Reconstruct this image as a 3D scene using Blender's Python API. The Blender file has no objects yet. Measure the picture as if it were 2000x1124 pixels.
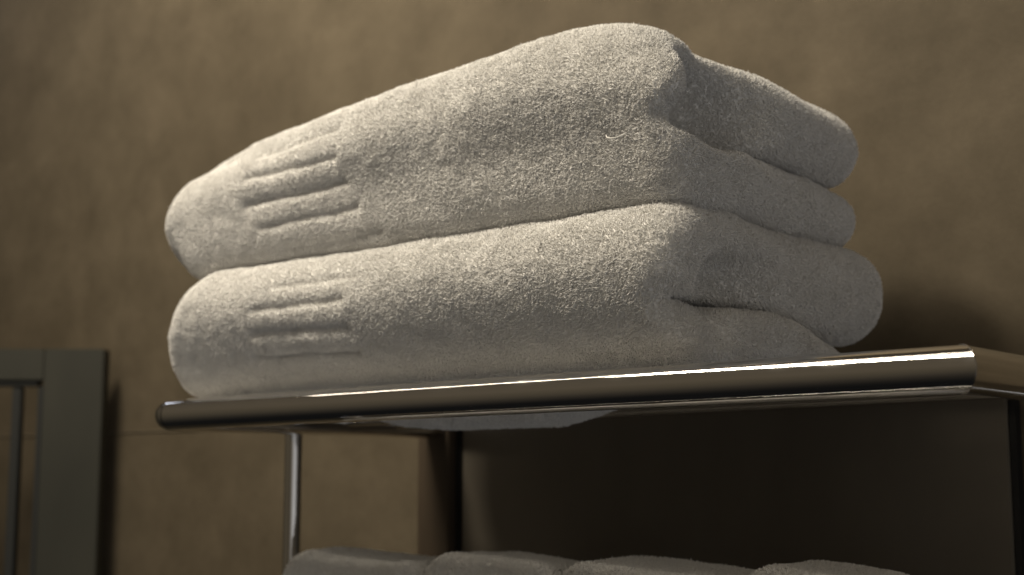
import bpy, math, numpy as np
from mathutils import Vector, Matrix

# ------------------------------------------------------------------ camera
SC = bpy.context.scene
COL = SC.collection
YAW, PIT = math.radians(40.3), math.atan(368 / 2712.0)
fh = Vector((-math.sin(YAW), math.cos(YAW), 0)); zz = Vector((0, 0, 1))
cf = fh * math.cos(PIT) + zz * math.sin(PIT)
cu = zz * math.cos(PIT) - fh * math.sin(PIT)
cr = Vector((math.cos(YAW), math.sin(YAW), 0))
cam = bpy.data.cameras.new('camera')
camo = bpy.data.objects.new('camera', cam); COL.objects.link(camo)
camo.matrix_world = Matrix(((cr.x, cu.x, -cf.x, .235), (cr.y, cu.y, -cf.y, -.587),
                            (cr.z, cu.z, -cf.z, -.046), (0, 0, 0, 1)))
cam.sensor_width = 36; cam.lens = 36 * 2712 / 2000.0
cam.clip_start = .02; cam.clip_end = 50
cam.dof.use_dof = True; cam.dof.focus_distance = .71; cam.dof.aperture_fstop = 8.0
SC.camera = camo

# ------------------------------------------------------------------ world, lamps, exposure
w = bpy.data.worlds.new('World'); SC.world = w; w.use_nodes = True
nt = w.node_tree; bg = nt.nodes['Background']
tc = nt.nodes.new('ShaderNodeTexCoord'); sx = nt.nodes.new('ShaderNodeSeparateXYZ')
nt.links.new(tc.outputs['Generated'], sx.inputs[0])
rp = nt.nodes.new('ShaderNodeValToRGB'); nt.links.new(sx.outputs['Z'], rp.inputs[0])
mp = nt.nodes.new('ShaderNodeMapRange'); mp.inputs[1].default_value = -1; nt.links.new(sx.outputs['Z'], mp.inputs[0])
nt.links.new(mp.outputs[0], rp.inputs[0])
e = rp.color_ramp.elements
e[0].position = .30; e[0].color = (.006, .006, .006, 1)
e[1].position = .50; e[1].color = (.022, .018, .012, 1)
n = e.new(.62); n.color = (.035, .028, .020, 1)
n = e.new(.85); n.color = (.03, .025, .019, 1)
def lobe(direction, lo_, hi_, col, prev):
    """a soft brighter part of the room around one direction, added to prev"""
    vm = nt.nodes.new('ShaderNodeVectorMath'); vm.operation = 'DOT_PRODUCT'
    vm.inputs[1].default_value = Vector(direction).normalized()
    nt.links.new(tc.outputs['Generated'], vm.inputs[0])
    m = nt.nodes.new('ShaderNodeMapRange'); m.interpolation_type = 'SMOOTHSTEP'
    m.inputs[1].default_value = lo_; m.inputs[2].default_value = hi_
    nt.links.new(vm.outputs['Value'], m.inputs[0])
    a = nt.nodes.new('ShaderNodeMix'); a.data_type = 'RGBA'; a.blend_type = 'ADD'
    nt.links.new(m.outputs[0], a.inputs[0]); nt.links.new(prev, a.inputs[6]); a.inputs[7].default_value = (*col, 1)
    return a.outputs[2]
c_ = lobe((-.75, -.70, .55), .30, 1.0, (.035, .029, .020), rp.outputs[0])
c_ = lobe((-.15, -1, .35), .15, .9, (.020, .016, .011), c_)
c_ = lobe((.93, -.30, .08), .45, 1.0, (.175, .160, .138), c_)
c_ = lobe((.9, -.3, -.45), .70, 1.0, (.27, .29, .33), c_)
nt.links.new(c_, bg.inputs[0]); bg.inputs[1].default_value = 1.0

def lamp(name, loc, target, sx_, sy_, watts, col, spread=180):
    l = bpy.data.lights.new(name, 'AREA'); l.shape = 'RECTANGLE'; l.size = sx_; l.size_y = sy_
    l.energy = watts; l.color = col; l.spread = math.radians(spread)
    o = bpy.data.objects.new(name, l); COL.objects.link(o); o.location = loc
    d = Vector(target) - Vector(loc)
    o.rotation_euler = d.to_track_quat('-Z', 'Y').to_euler()
    return o
# a strip of ceiling light that runs along the wall, above and left of the rack
k = lamp('ceiling_light', (-.88, -.24, 1.0), (-.55, .1, 0), 1.15, .022, 1.2, (1, .87, .72))
k.rotation_euler = (math.radians(14), math.radians(-14), 0)
lamp('ceiling_lamp', (-.67, -.42, 1.0), (-.44, .03, .12), .54, .13, 16.5, (1, .90, .74))
lamp('front_fill', (-.22, -1.35, .95), (-.40, .05, .08), .45, .6, 1.7, (1, .89, .72))  # added soft fill for the towel fronts, no fixture of the room
lamp('small_window_light', (-1.75, .10, .75), (-.58, 0, 0), .16, .16, .25, (.8, .85, 1))
vs = SC.view_settings; vs.view_transform = 'Standard'; vs.look = 'None'; vs.exposure = 0; vs.gamma = 1

# ------------------------------------------------------------------ materials
def mat(name, color, rough=.8, metal=0., spec=.5):
    m = bpy.data.materials.new(name); m.use_nodes = True
    b = m.node_tree.nodes['Principled BSDF']
    b.inputs['Base Color'].default_value = (*color, 1); b.inputs['Roughness'].default_value = rough
    b.inputs['Metallic'].default_value = metal; b.inputs['Specular IOR Level'].default_value = spec
    return m, m.node_tree, b

def noise_col(t, b, scale, c0, c1, detail=6, p0=.35, p1=.65, coord='Object', stretch=(1, 1, 1)):
    co = t.nodes.new('ShaderNodeTexCoord'); ma = t.nodes.new('ShaderNodeMapping'); ma.inputs['Scale'].default_value = stretch
    no = t.nodes.new('ShaderNodeTexNoise'); no.inputs['Scale'].default_value = scale; no.inputs['Detail'].default_value = detail
    r = t.nodes.new('ShaderNodeValToRGB')
    r.color_ramp.elements[0].position = p0; r.color_ramp.elements[0].color = (*c0, 1)
    r.color_ramp.elements[1].position = p1; r.color_ramp.elements[1].color = (*c1, 1)
    t.links.new(co.outputs[coord], ma.inputs[0]); t.links.new(ma.outputs[0], no.inputs[0])
    t.links.new(no.outputs[0], r.inputs[0]); t.links.new(r.outputs[0], b.inputs['Base Color'])
    return co, ma, no, r

TERRY, t, b = mat('cotton_terry', (.80, .78, .74), .95, 0, .15)
ge = t.nodes.new('ShaderNodeNewGeometry'); r = t.nodes.new('ShaderNodeValToRGB')
r.color_ramp.elements[0].color = (.80, .785, .755, 1); r.color_ramp.elements[1].color = (.93, .915, .88, 1)
t.links.new(ge.outputs['Random Per Island'], r.inputs[0]); t.links.new(r.outputs[0], b.inputs['Base Color'])
b.inputs['Sheen Weight'].default_value = .15; b.inputs['Sheen Roughness'].default_value = .5

WALL, t, b = mat('mottled_plaster', (.3, .25, .18), .75, 0, .25)
co, ma, no, r = noise_col(t, b, 2.2, (.100, .079, .050), (.143, .116, .076), 8, .32, .68)
n2 = t.nodes.new('ShaderNodeTexNoise'); n2.inputs['Scale'].default_value = 14; n2.inputs['Detail'].default_value = 10
n2.inputs['Roughness'].default_value = .7
t.links.new(ma.outputs[0], n2.inputs[0])
r2 = t.nodes.new('ShaderNodeValToRGB'); r2.color_ramp.elements[0].position = .3; r2.color_ramp.elements[1].position = .75
r2.color_ramp.elements[0].color = (.74, .73, .71, 1); r2.color_ramp.elements[1].color = (1.2, 1.2, 1.22, 1)
t.links.new(n2.outputs[0], r2.inputs[0])
mx = t.nodes.new('ShaderNodeMix'); mx.data_type = 'RGBA'; mx.blend_type = 'MULTIPLY'; mx.inputs[0].default_value = 1
t.links.new(r.outputs[0], mx.inputs[6]); t.links.new(r2.outputs[0], mx.inputs[7]); t.links.new(mx.outputs[2], b.inputs['Base Color'])
m3 = t.nodes.new('ShaderNodeMapping'); m3.inputs['Location'].default_value = (3.3, 0, 1.7); m3.inputs['Scale'].default_value = (5, 5, 5); m3.inputs['Rotation'].default_value = (0, .35, 0)
n3 = t.nodes.new('ShaderNodeTexNoise'); n3.inputs['Scale'].default_value = 1.6; n3.inputs['Detail'].default_value = 9; n3.inputs['Roughness'].default_value = .62
r3 = t.nodes.new('ShaderNodeValToRGB'); r3.color_ramp.elements[0].position = .50; r3.color_ramp.elements[0].color = (.96, .96, .96, 1)
r3.color_ramp.elements[1].position = .72; r3.color_ramp.elements[1].color = (1.16, 1.16, 1.18, 1)
t.links.new(co.outputs['Object'], m3.inputs[0]); t.links.new(m3.outputs[0], n3.inputs[0]); t.links.new(n3.outputs[0], r3.inputs[0])
mx3 = t.nodes.new('ShaderNodeMix'); mx3.data_type = 'RGBA'; mx3.blend_type = 'MULTIPLY'; mx3.inputs[0].default_value = 1
t.links.new(mx.outputs[2], mx3.inputs[6]); t.links.new(r3.outputs[0], mx3.inputs[7]); t.links.new(mx3.outputs[2], b.inputs['Base Color'])
bp = t.nodes.new('ShaderNodeBump'); bp.inputs['Strength'].default_value = .25; bp.inputs['Distance'].default_value = .004
t.links.new(n2.outputs[0], bp.inputs['Height']); t.links.new(bp.outputs[0], b.inputs['Normal'])

CHROME, t, b = mat('chrome', (.82, .80, .77), .07, 1)
co = t.nodes.new('ShaderNodeTexCoord'); ma = t.nodes.new('ShaderNodeMapping'); ma.inputs['Scale'].default_value = (60, 200, 200)
no = t.nodes.new('ShaderNodeTexNoise'); no.inputs['Scale'].default_value = 1.0; no.inputs['Detail'].default_value = 3
bp = t.nodes.new('ShaderNodeBump'); bp.inputs['Strength'].default_value = .05; bp.inputs['Distance'].default_value = .0008
t.links.new(co.outputs['Object'], ma.inputs[0]); t.links.new(ma.outputs[0], no.inputs[0])
t.links.new(no.outputs[0], bp.inputs['Height']); t.links.new(bp.outputs[0], b.inputs['Normal'])

n4 = t.nodes.new('ShaderNodeTexNoise'); n4.inputs['Scale'].default_value = 38; n4.inputs['Detail'].default_value = 7
m4 = t.nodes.new('ShaderNodeMapRange'); m4.inputs[1].default_value = .45; m4.inputs[2].default_value = .75
m4.inputs[3].default_value = .045; m4.inputs[4].default_value = .15
t.links.new(co.outputs['Object'], n4.inputs[0]); t.links.new(n4.outputs[0], m4.inputs[0]); t.links.new(m4.outputs[0], b.inputs['Roughness'])
PANEL, t, b = mat('dark_board', (.030, .026, .018), .42, 0, .4)
noise_col(t, b, 5, (.130, .112, .086), (.205, .180, .142), 6, stretch=(1, 1, .4))
EDGE, t, b = mat('brown_frame', (.07, .052, .034), .5, 0, .4)
noise_col(t, b, 9, (.055, .041, .028), (.085, .063, .042), 5, stretch=(3, 3, .6))
GASKET, t, b = mat('black_gasket', (.008, .008, .008), .5)
GREY, t, b = mat('grey_green_paint', (.05, .05, .04), .55, 0, .35)
noise_col(t, b, 7, (.029, .029, .022), (.042, .041, .031), 6, stretch=(2, 2, .6))
GREYD, t, b = mat('dark_grey_paint', (.02, .021, .019), .5)
THREAD, t, b = mat('pulled_thread', (.9, .88, .82), .8)

# ------------------------------------------------------------------ helpers
def mesh_obj(name, V, Fq, m, parent=None, smooth=True, Ft=None):
    """V (n,3); Fq (q,4) quads; Ft (t,3) triangles"""
    me = bpy.data.meshes.new(name); V = np.asarray(V, np.float32)
    Fq = np.zeros((0, 4), np.int32) if Fq is None else np.asarray(Fq, np.int32).reshape(-1, 4)
    Ft = np.zeros((0, 3), np.int32) if Ft is None else np.asarray(Ft, np.int32).reshape(-1, 3)
    loops = np.concatenate([Fq.ravel(), Ft.ravel()])
    me.vertices.add(len(V)); me.vertices.foreach_set('co', V.ravel())
    me.loops.add(len(loops)); me.loops.foreach_set('vertex_index', loops)
    tot = np.concatenate([np.full(len(Fq), 4), np.full(len(Ft), 3)]).astype(np.int32)
    st = np.concatenate([[0], np.cumsum(tot)[:-1]]).astype(np.int32)
    me.polygons.add(len(tot)); me.polygons.foreach_set('loop_start', st)
    me.polygons.foreach_set('use_smooth', np.full(len(tot), smooth))
    me.update(calc_edges=True); me.validate()
    me.materials.append(m)
    o = bpy.data.objects.new(name, me); COL.objects.link(o)
    if parent: o.parent = parent
    return o

def empty(name, loc, label, cat, group=None):
    o = bpy.data.objects.new(name, None); COL.objects.link(o); o.location = loc
    o['label'] = label; o['category'] = cat
    if group: o['group'] = group
    return o

def setloc(o, parent):            # vertices are in world space: bring them under the parent's origin
    o.matrix_parent_inverse = Matrix.Translation(-parent.location)

def box(name, lo, hi, m, parent, bev=.0008):
    import bmesh
    bm = bmesh.new(); bmesh.ops.create_cube(bm, size=1)
    for v in bm.verts:
        v.co = Vector([(lo[i] + hi[i]) / 2 + v.co[i] * (hi[i] - lo[i]) for i in range(3)])
    bmesh.ops.bevel(bm, geom=bm.edges[:], offset=bev, segments=2, affect='EDGES')
    me = bpy.data.meshes.new(name); bm.to_mesh(me); bm.free(); me.materials.append(m)
    o = bpy.data.objects.new(name, me); COL.objects.link(o)
    if parent: o.parent = parent; setloc(o, parent)
    return o

def tilt(p): return (p[0], p[1], p[2] + .0065 * min(p[0], 0) * (1 if p[2] > -.05 else 0))
def tube(name, pts, rad, m, parent, seg=40, ends=(None, None), caps=True):
    """tube along pts; ends may give a mitre normal for the first / last ring"""
    P = [Vector(p) for p in pts]; V = []; Q = []; T = []
    up = Vector((0, 0, 1))
    d0 = (P[1] - P[0]).normalized()
    if abs(d0.z) > .9: up = Vector((1, 0, 0))
    for i, p in enumerate(P):
        d = ((P[min(i + 1, len(P) - 1)] - P[i]).normalized() + (P[i] - P[max(i - 1, 0)]).normalized()).normalized()
        s = d.cross(up).normalized(); u = s.cross(d).normalized()
        mit = ends[0] if i == 0 else ends[1] if i == len(P) - 1 else None
        for j in range(seg):
            a = 2 * math.pi * j / seg
            q = p + (s * math.cos(a) + u * math.sin(a)) * rad
            if mit is not None:
                mn = Vector(mit); q = q - d * ((q - p).dot(mn) / d.dot(mn))
            V.append(q[:])
    for i in range(len(P) - 1):
        for j in range(seg):
            a, b_ = i * seg + j, i * seg + (j + 1) % seg
            Q.append((a, b_, b_ + seg, a + seg))
    if caps:
        for i in (0, len(P) - 1):
            c = len(V); V.append(P[i][:])
            for j in range(seg):
                a, b_ = i * seg + j, i * seg + (j + 1) % seg
                T.append((c, b_, a) if i == 0 else (c, a, b_))
    o = mesh_obj(name, V, Q, m, parent, True, T)
    md = o.modifiers.new('es', 'EDGE_SPLIT'); md.split_angle = math.radians(40)
    if parent: setloc(o, parent)
    return o

rng = np.random.default_rng(7)
_tab = rng.random((64, 64, 64)).astype(np.float32)
def vnoise(x, y, z, s, off=0.0):
    """smooth value noise in -1..1, feature size s metres"""
    p = [c / s + off + 100 for c in (x, y, z)]
    i = [np.floor(c).astype(np.int64) for c in p]
    f = [(c - k_).astype(np.float32) for c, k_ in zip(p, i)]
    f = [g * g * (3 - 2 * g) for g in f]
    i = [k_ & 63 for k_ in i]; j = [(k_ + 1) & 63 for k_ in i]
    def T(a, b_, c): return _tab[a, b_, c]
    x00 = T(i[0], i[1], i[2]) * (1 - f[0]) + T(j[0], i[1], i[2]) * f[0]
    x10 = T(i[0], j[1], i[2]) * (1 - f[0]) + T(j[0], j[1], i[2]) * f[0]
    x01 = T(i[0], i[1], j[2]) * (1 - f[0]) + T(j[0], i[1], j[2]) * f[0]
    x11 = T(i[0], j[1], j[2]) * (1 - f[0]) + T(j[0], j[1], j[2]) * f[0]
    a = x00 * (1 - f[1]) + x10 * f[1]; b_ = x01 * (1 - f[1]) + x11 * f[1]
    return (a * (1 - f[2]) + b_ * f[2]) * 2 - 1

def rbox(x, y, z, x0, x1, y0, y1, z0, z1, r):
    qx = np.abs(x - (x0 + x1) / 2) - (x1 - x0) / 2 + r
    qy = np.abs(y - (y0 + y1) / 2) - (y1 - y0) / 2 + r
    qz = np.abs(z - (z0 + z1) / 2) - (z1 - z0) / 2 + r
    return np.sqrt(np.maximum(qx, 0) ** 2 + np.maximum(qy, 0) ** 2 + np.maximum(qz, 0) ** 2) \
        + np.minimum(np.maximum(np.maximum(qx, qy), qz), 0) - r
def smin(a, b_, k_):
    h = np.clip(.5 + .5 * (b_ - a) / k_, 0, 1)
    return b_ * (1 - h) + a * h - k_ * h * (1 - h)
def sst(a, b_, x):
    t_ = np.clip((x - a) / (b_ - a), 0, 1); return t_ * t_ * (3 - 2 * t_)
def gau(x, c, s): return np.exp(-((x - c) / s) ** 2)

def surface_nets(fn, lo, hi, h):
    ax = [np.arange(lo[i], hi[i] + h, h, dtype=np.float32) for i in range(3)]
    G = np.meshgrid(*ax, indexing='ij')
    F = fn(*G).astype(np.float32); S = F < 0
    nx, ny, nz = F.shape
    cs = np.zeros((nx - 1, ny - 1, nz - 1), np.int8)
    for a in (0, 1):
        for b_ in (0, 1):
            for c in (0, 1):
                cs += S[a:nx - 1 + a, b_:ny - 1 + b_, c:nz - 1 + c]
    act = (cs > 0) & (cs < 8)
    idx = -np.ones(act.shape, np.int64); I = np.argwhere(act); idx[act] = np.arange(len(I))
    acc = np.zeros((len(I), 3)); cnt = np.zeros(len(I))
    cor = [(a, b_, c) for a in (0, 1) for b_ in (0, 1) for c in (0, 1)]
    for p in cor:
        for d in range(3):
            if p[d] == 0:
                q = list(p); q[d] = 1
                f0 = F[I[:, 0] + p[0], I[:, 1] + p[1], I[:, 2] + p[2]]
                f1 = F[I[:, 0] + q[0], I[:, 1] + q[1], I[:, 2] + q[2]]
                m_ = (f0 < 0) != (f1 < 0)
                t_ = np.where(m_, f0 / np.where(m_, f0 - f1, 1), 0)
                v = np.tile(np.array(p, float), (len(I), 1)); v[:, d] += t_
                acc += v * m_[:, None]; cnt += m_
    V = (I + acc / cnt[:, None]) * h + np.array(lo)
    Q = []
    for d in range(3):
        sl0 = [slice(1, -1)] * 3; sl1 = [slice(1, -1)] * 3
        sl0[d] = slice(0, -1); sl1[d] = slice(1, None)
        s0 = S[tuple(sl0)]; s1 = S[tuple(sl1)]
        E = np.argwhere(s0 != s1)
        inside = s0[E[:, 0], E[:, 1], E[:, 2]]
        base = E.copy()
        for q in range(3):
            if q != d: base[:, q] += 1
        u_, v_ = [q for q in range(3) if q != d]
        def cell(du, dv):
            c = base.copy(); c[:, u_] -= du; c[:, v_] -= dv
            return idx[c[:, 0], c[:, 1], c[:, 2]]
        quad = np.stack([cell(1, 1), cell(0, 1), cell(0, 0), cell(1, 0)], 1)
        flip = inside if d != 1 else ~inside
        quad[~flip] = quad[~flip][:, ::-1]
        Q.append(quad)
    Q = np.concatenate(Q)
    g = np.gradient(F, h)
    ii = np.clip(np.round((V - np.array(lo)) / h).astype(int), 0, np.array(F.shape) - 1)
    N = np.stack([g[k_][ii[:, 0], ii[:, 1], ii[:, 2]] for k_ in range(3)], 1)
    N /= np.linalg.norm(N, axis=1, keepdims=True) + 1e-9
    return V, Q, N

def tufts(V, Q, N, dens, length, rad, weight, seed, comb=.34, keep=None, lenf=None):
    """little bent cotton loops growing from the cloth, returned as vertices and faces"""
    rg = np.random.default_rng(seed)
    a, b_, c, d = (V[Q[:, i]] for i in range(4))
    ar = .5 * np.linalg.norm(np.cross(c - a, d - b_), axis=1)
    cen = (a + b_ + c + d) / 4; nn = N[Q].mean(1)
    wt = ar * weight(cen, nn)
    nt_ = rg.poisson(wt * dens); f = np.repeat(np.arange(len(Q)), nt_); n_ = len(f)
    u_ = rg.random((n_, 1)); v_ = rg.random((n_, 1))
    P = (a[f] * (1 - u_) + b_[f] * u_) * (1 - v_) + (d[f] * (1 - u_) + c[f] * u_) * v_
    Nn = nn[f]; Nn /= np.linalg.norm(Nn, axis=1, keepdims=True) + 1e-9
    if keep is not None:
        kk = rg.random(n_) < keep(P); P = P[kk]; Nn = Nn[kk]; n_ = len(P)
    x, y, z = P.T
    cm = np.stack([vnoise(x, y, z, .006, 3.1 + q * 17) + .5 * vnoise(x, y, z, .02, 9.1 + q * 13) for q in range(3)], 1)
    cm[:, 2] -= .25
    cm -= Nn * (cm * Nn).sum(1, keepdims=True)
    R1 = rg.normal(size=(n_, 3)) * .30; R2 = rg.normal(size=(n_, 3)) * .45
    D = Nn + cm * comb + R1; D /= np.linalg.norm(D, axis=1, keepdims=True)
    B = Nn * .45 + cm * comb * 1.6 + R2 + D * .5; B /= np.linalg.norm(B, axis=1, keepdims=True)
    L = length * (.6 + .7 * rg.random((n_, 1)))
    L = L * np.where(rg.random((n_, 1)) < .006, 1.35, 1.0)
    if lenf is not None: L = L * lenf(P)[:, None]
    Rr = rad * (.75 + .5 * rg.random((n_, 1)))
    s = np.cross(D, rg.normal(size=(n_, 3))); s /= np.linalg.norm(s, axis=1, keepdims=True) + 1e-9
    t_ = np.cross(D, s)
    P0 = P - D * .0006; P1 = P + D * L * .55; P2 = P1 + B * L * .45
    out = np.zeros((n_, 9, 3), np.float32)
    for k_ in range(3):
        w_ = s * math.cos(k_ * 2.0944) + t_ * math.sin(k_ * 2.0944)
        out[:, k_] = P0 + w_ * Rr * .8; out[:, 3 + k_] = P1 + w_ * Rr
        w2 = s * math.cos(k_ * 2.0944) + t_ * math.sin(k_ * 2.0944)
        out[:, 6 + k_] = P2 + w2 * Rr * .6
    base = (np.arange(n_) * 9)[:, None]
    q_ = []
    for r_ in (0, 3):
        for k_ in range(3):
            k2 = (k_ + 1) % 3
            q_.append(np.array([r_ + k_, r_ + k2, r_ + 3 + k2, r_ + 3 + k_]))
    FQ = np.concatenate([base + q[None] for q in q_])
    FT = base + np.array([6, 7, 8])[None]
    return out.reshape(-1, 3), FQ, FT

def cloth_object(name, fn, lo, hi, h, m, parent, dens, seed, weight, length=.0019, rad=.00029, keep=None, lenf=None):
    V, Q, N = surface_nets(fn, lo, hi, h)
    tv, tq, tt = tufts(V, Q, N, dens, length, rad, weight, seed, keep=keep, lenf=lenf)
    VV = np.concatenate([V, tv]); QQ = np.concatenate([Q, tq + len(V)]); TT = tt + len(V)
    o = mesh_obj(name, VV, QQ, m, parent, True, TT)
    if parent: setloc(o, parent)
    return o

# ------------------------------------------------------------------ setting: the wall
XJ = -.63
JOINT, t, b = mat('wall_joint', (.17, .140, .095), .9)
wall = box('wall', (-4, .30, -1.6), (2.5, .42, 1.6), WALL, None, .002)
wall['kind'] = 'structure'
jt = box('joint', (-4, .2988, .0005), (XJ, .3005, .0018), JOINT, wall, .0002)
wall['label'] = 'mottled brown plaster wall behind the rack'

# ------------------------------------------------------------------ dark panel on the wall under the rack
pn = empty('wall_panel', (-.36, .299, -.5), 'dark brown board panel on the wall below the towel shelf', 'panel')
box('board', (-.5625, .288, -.62), (-.0970, .299, .003), PANEL, pn)
box('stile', (-.603, .276, -.62), (-.5665, .299, .003), EDGE, pn)
box('gasket', (-.566, .284, -.62), (-.5630, .299, .002), GASKET, pn, .0003)
box('gasket', (-.0965, .291, -.62), (-.0920, .299, .002), GASKET, pn, .0003)

# ------------------------------------------------------------------ slatted frame, far lower left
sf = empty('slatted_frame', (-1.066, .271, -.740), 'blurry grey green frame with thin upright slats at the lower left', 'frame')
sf.rotation_euler = (0, 0, math.radians(40.5))
sf.scale = (1.056, 1.056, 1.056)
def sbox(name, x0, x1, z0, z1, y0, y1, m):
    o = box(name, (x0, y0, z0), (x1, y1, z1), m, None, .001); o.parent = sf; return o
sbox('stile', -.060, 0, 0, .785, -.011, .011, GREY)
sbox('top_rail', -.44, -.0605, .753, .785, -.011, .011, GREY)
sbox('stile', -.50, -.4405, 0, .785, -.011, .011, GREY)
sbox('slat', -.0665, -.0607, 0, .747, -.008, .009, GREYD)
sbox('bead', -.44, -.067, .7475, .7528, -.008, .009, GREYD)
for x in (-.088, -.146, -.204, -.262, -.320, -.378): sbox('slat', x - .005, x + .004, 0, .747, -.006, .006, GREYD)

# ------------------------------------------------------------------ the chrome rack
R = .0106
rk = empty('towel_rack', (-.30, .28, 0), 'chrome tube towel rack with thick front rail carrying the towels', 'towel rack')
XR, XL = -.006, -.583
tube('front_rail', [(XL + .012, 0, -.004), (-.45, 0, -.003), (-.3, 0, -.002), (-.15, 0, -.001), (XR, 0, 0)], R, CHROME, rk, 64,
     ends=(None, (1, 1, 0)), caps=False)
tube('side_rail', [(XR, 0, 0), (XR, .1, 0), (XR, .292, 0)], R, CHROME, rk, 64, ends=((1, 1, 0), None), caps=False)
# left corner: a soft bend
arc = [(XL + .012 - .012 * math.sin(a), .012 - .012 * math.cos(a), -.004) for a in np.linspace(0, math.pi / 2, 9)]
tube('side_rail', arc + [(XL, .1, -.004), (XL, .292, -.004)], R, CHROME, rk, 64, caps=False)
ring = [(XR + R * 1.004 * math.cos(a), -R * 1.004 * math.cos(a), R * 1.004 * math.sin(a)) for a in np.linspace(0, 2 * math.pi, 49)]
tube('weld_seam', ring, .00035, CHROME, rk, 8)
tube('back_rail', [(XL, .275, .0045), (XR, .275, .008)], .005, CHROME, rk, 32)
for y in (.045, .105, .165, .22):
    tube('shelf_bar', [(XL, y, -.0035), (XR, y, .0035)], .004, CHROME, rk, 24)
for x in (XL, XR):
    f_ = tube('wall_flange', [(x, .2925, 0), (x, .2995, 0)], .022, CHROME, rk, 48)
tube('leg', [(XL - .012, .13, -.006), (XL - .012, .13, -.62)], .0068, CHROME, rk, 32)
tube('leg', [(XR, .13, -.009), (XR, .13, -.62)], .0068, CHROME, rk, 32)
ZL = -.200
tube('lower_shelf_bar', [(XL, 0, ZL), (XR, 0, ZL)], .008, CHROME, rk, 32)
for y in (.06, .13, .20, .27):
    tube('lower_shelf_bar', [(XL, y, ZL), (XR, y, ZL)], .0045, CHROME, rk, 24)
for x in (XL, XR):
    tube('lower_side_rail', [(x, 0, ZL), (x, .297, ZL)], .008, CHROME, rk, 32)

# ------------------------------------------------------------------ the two folded towels
def grooves(x, y, z, lines, s=.0027, depth=.0030, ymax=.06):
    g = 0
    for (xa, za, xb, zb, d) in lines:
        zc = za + (zb - za) * (x - xa) / (xb - xa) + .0007 * vnoise(x, x * 0, x * 0, .012, za * 300)
        m_ = sst(xa - .004, xa + .003, x) * (1 - sst(xb - .003, xb + .004, x)) * (y < ymax)
        g = g + d * gau(z, zc, s) * m_
    return g * depth
UL = [(-.497, .168, -.409, .173, .8), (-.500, .153, -.406, .1545, 1.0), (-.500, .136, -.401, .138, 1.1),
      (-.488, .119, -.392, .1215, .8), (-.469, .103, -.375, .105, .65)]
LL = [(-.456, .0745, -.379, .0745, .7), (-.476, .0612, -.388, .0612, .8), (-.480, .0468, -.388, .0440, .9),
      (-.488, .0325, -.385, .0305, 1.25)]

def upper(x, y, z):
    T = np.interp(x, [-.62, -.60, -.575, -.54, -.48, -.43, -.34, -.26, -.235, -.21, -.19, -.175, -.160],
                  [.163, .170, .174, .1775, .1860, .1930, .2015, .2070, .2070, .2045, .1995, .1945, .188])
    T0 = np.where(x > -.22, .1915, T)
    T0 = T0 - .002 * sst(.08, .2, y)
    T = T - .012 * sst(.04, .09, y) * sst(-.40, -.25, x) - .004 * sst(.08, .2, y)
    B = .0945
    lf = 1 - sst(-.60, -.50, x)
    rz = .039 + .007 * sst(.115, .16, z)  # * sst(.115, .16, z)
    # front fold: one continuous rounded band of cloth
    xe = -.153 - .009 * gau(z, .144, .009) + .001 * sst(.15, .165, z) - .011 * sst(.168, .195, z)
    front = rbox(x, y, z, -.620, -.08, .008 - .012 * sst(.100, .168, z), .075, B, T, rz)
    front = -smin(-front, -(x - xe), .014 + .012 * sst(.165, .195, z))
    # upper arm going back to the wall, its end leaning outwards
    xe2 = -.150 - .042 * gau(y, .040, .030) 
    Ta = np.minimum(T0, .1912) - .010 * sst(-.195, -.150, x)
    arm1 = rbox(x, y, z, -.585, xe2, .02, .221, .1345, Ta, .0245)
    zt2 = .1350 - .004 * sst(.12, .2, y)
    arm2 = rbox(x, y, z, -.585, -.154, .006, .2185, B, zt2, .0185)
    f = smin(front, arm2, .016)
    f = smin(f, arm1, .005 + .024 * sst(.165, .185, z))
    # hollow where the cloth folds in on itself
    c1 = (np.sqrt(((x + .150) / .034) ** 2 + ((y - .040) / .032) ** 2 + ((z - .1400 + .05 * (y - .036)) / .0125) ** 2) - 1) * .0125
    slit = rbox(x, y, z, -.200, -.10, .010, .15, .1340 - .001 * sst(.0, .08, y), .1362, .0010)
    c2 = rbox(x, y, z, -.190, -.05, .017, .066 + 1.0 * np.clip(x + .19, 0, .06), .1345, .182 - .12 * np.clip(y - .045, 0, .1), .018)
    f = -smin(-f, c2, .012)
    f = -smin(-f, c1, .005)
    f = -smin(-f, slit, .005)
    f = f + .0020 * vnoise(x, y, z, .045, 1.3) + .0005 * vnoise(x, y, z, .016, 5.3) + .00045 * vnoise(x, y, z, .006, 8.3)
    return f + grooves(x, y, z, UL)

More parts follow.
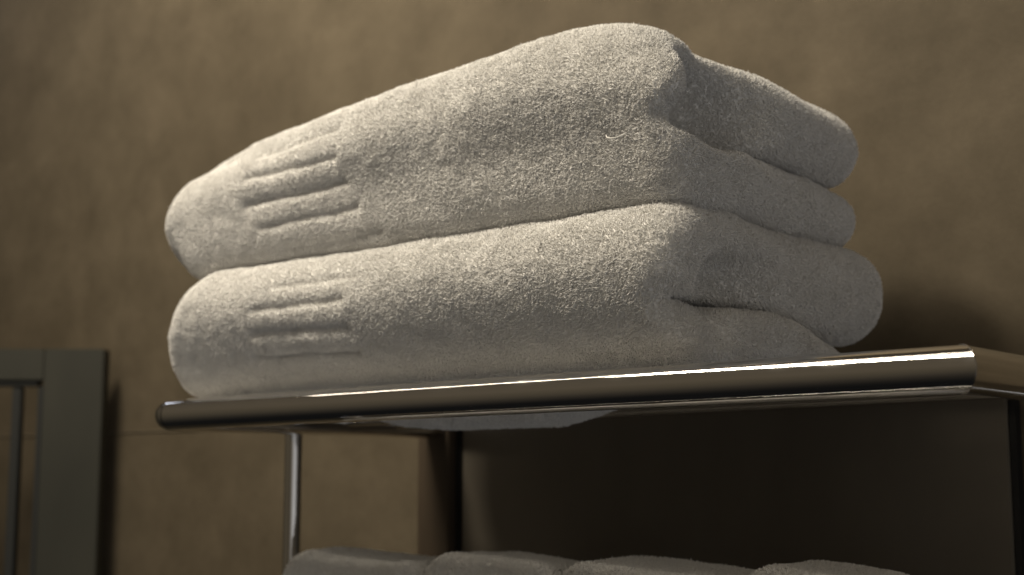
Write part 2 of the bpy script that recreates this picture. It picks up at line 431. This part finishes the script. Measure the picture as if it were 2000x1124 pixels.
def lower(x, y, z):
    T = .0935 + .002 * sst(-.3, -.16, x) - .010 * gau(x, -.60, .035)
    B = .0108 - .003 * (1 - sst(-.58, -.40, x))
    xl = np.interp(z, [0, .012, .032, .05, .067, .085], [-.572, -.580, -.585, -.581, -.572, -.562]) + .014 * sst(.06, .1, y)
    xe = -.152 - .008 * gau(z, .043, .010)
    front = rbox(x, y, z, xl, -.08, .001 - .012 * sst(.015, .062, z), .075, B, T, .020 + .013 * sst(-.59, -.48, x) + .003 * sst(.05, .09, z) * sst(-.58, -.5, x))
    front = -smin(-front, -(x - xe), .018)
    arm1 = rbox(x, y, z, -.575, -.146 - .010 * gau(y, .025, .02) , .003, .236, .0415 - .006 * sst(.03, .16, y), T, .0270)
    zt2 = .0465 - .018 * sst(.09, .17, y)
    arm2 = rbox(x, y, z, -.575, -.143, .028, .176, B, zt2, .0165)
    f = smin(front, arm1, .004 + .012 * sst(.05, .07, z))
    f = smin(f, arm2, .0035)
    c1 = (np.sqrt(((x + .146) / .028) ** 2 + ((y - .034) / .028) ** 2 + ((z - .0450) / .0048) ** 2) - 1) * .0048
    slit = rbox(x, y, z, -.180, -.10, .006, .13, .0440 - .006 * sst(.06, .14, y), .0462 - .006 * sst(.06, .14, y), .0010)
    c2 = rbox(x, y, z, -.168, -.05, .022, .055 + 1.1 * np.clip(x + .168, 0, .06), .0440, .072, .014)
    f = -smin(-f, c2, .014)
    f = -smin(-f, c1, .004)
    f = -smin(-f, slit, .005)
    # belly hanging between the shelf bars
    sag = rbox(x, y, z, -.46, -.24, .050, .100, -.014 + .010 * sst(.05, .11, np.abs(x + .35)), .03, .014)
    f = smin(f, sag, .012)
    f = f + .0018 * vnoise(x, y, z, .045, 21.3) + .0005 * vnoise(x, y, z, .016, 25.3) + .00045 * vnoise(x, y, z, .006, 28.3)
    return f + grooves(x, y, z, LL)

def wfun(c, nn):
    v = .22 + .78 * np.clip(np.maximum(-nn[:, 1], nn[:, 0]) * 1.6 + .35, 0, 1)
    return v
def mkkeep(lines):
    def kf(P):
        g = grooves(P[:, 0], P[:, 1], P[:, 2], lines, s=.0013, depth=1.0)
        return 1 - .5 * np.clip(g, 0, 1)
    return kf
def mklen(lines):
    def lf(P):
        g = grooves(P[:, 0], P[:, 1], P[:, 2], lines, s=.0028, depth=1.0)
        soft = .75 + .25 * sst(-.42, -.36, P[:, 0])
        return soft * (1 - .35 * np.clip(g, 0, 1))
    return lf
DENS = 2.1e6
ut = cloth_object('bath_towel', upper, (-.632, -.026, .085), (-.135, .245, .222), .0016, TERRY, None, DENS, 11, wfun,
                  keep=mkkeep(UL), lenf=mklen(UL))
ut['label'] = 'upper of the two white bath towels, tall thick fold sloping down to the left'
ut['category'] = 'towel'; ut['group'] = 'bath towels stacked on the rack'
lt = cloth_object('bath_towel', lower, (-.625, -.026, -.030), (-.130, .258, .105), .0016, TERRY, None, DENS, 12, wfun,
                  keep=mkkeep(LL), lenf=mklen(LL))
lt['label'] = 'lower white bath towel lying directly on the chrome rail'
lt['category'] = 'towel'; lt['group'] = 'bath towels stacked on the rack'
# pulled thread on the upper towel
th = [(-.1935, -.0042, .1335), (-.1915, -.0062, .1318), (-.1885, -.0068, .1308), (-.1850, -.0064, .1308), (-.1825, -.0050, .1318), (-.1812, -.0035, .1330)]
tube('pulled_thread', th, .00035, THREAD, ut, 8)

# ------------------------------------------------------------------ folded towels on the lower shelf
def small(x0, x1, top, tilt, seed):
    def fn(x, y, z):
        T = top - tilt * (x - x0) - .022 * sst(.11, .25, y)
        f = rbox(x, y, z, x0, x1, .05, .25, -.190, T, .020 + 0 * x)
        crease = rbox(x, y, z, x0 - .05, x1 + .05, -.05, .15, -.1425, -.1405, .0008)
        f = -smin(-f, crease, .006)
        return f + .0022 * vnoise(x, y, z, .04, seed * 7.7) + .0009 * vnoise(x, y, z, .015, seed * 3.3)
    return fn
sm = [(-.520, -.388, -.0995, .03, 'leftmost of the folded towels on the lower shelf, behind the chrome leg'),
      (-.386, -.281, -.0965, .05, 'second folded towel from the left on the lower shelf'),
      (-.280, -.160, -.0955, .06, 'third folded towel from the left on the lower shelf'),
      (-.158, -.082, -.0925, .12, 'rightmost folded towel on the lower shelf, nearest to the camera')]
for i, (x0, x1, top, tilt, lab) in enumerate(sm):
    o = cloth_object('folded_towel', small(x0, x1, top, tilt, i + 1), (x0 - .012, .036, -.198), (x1 + .012, .264, top + .012),
                     .0022, TERRY, None, 1.5e6, 30 + i, lambda c, nn: np.where(c[:, 2] > -.125, 1., .12), .0023, .00034)
    o['label'] = lab; o['category'] = 'towel'; o['group'] = 'folded towels on the lower shelf'
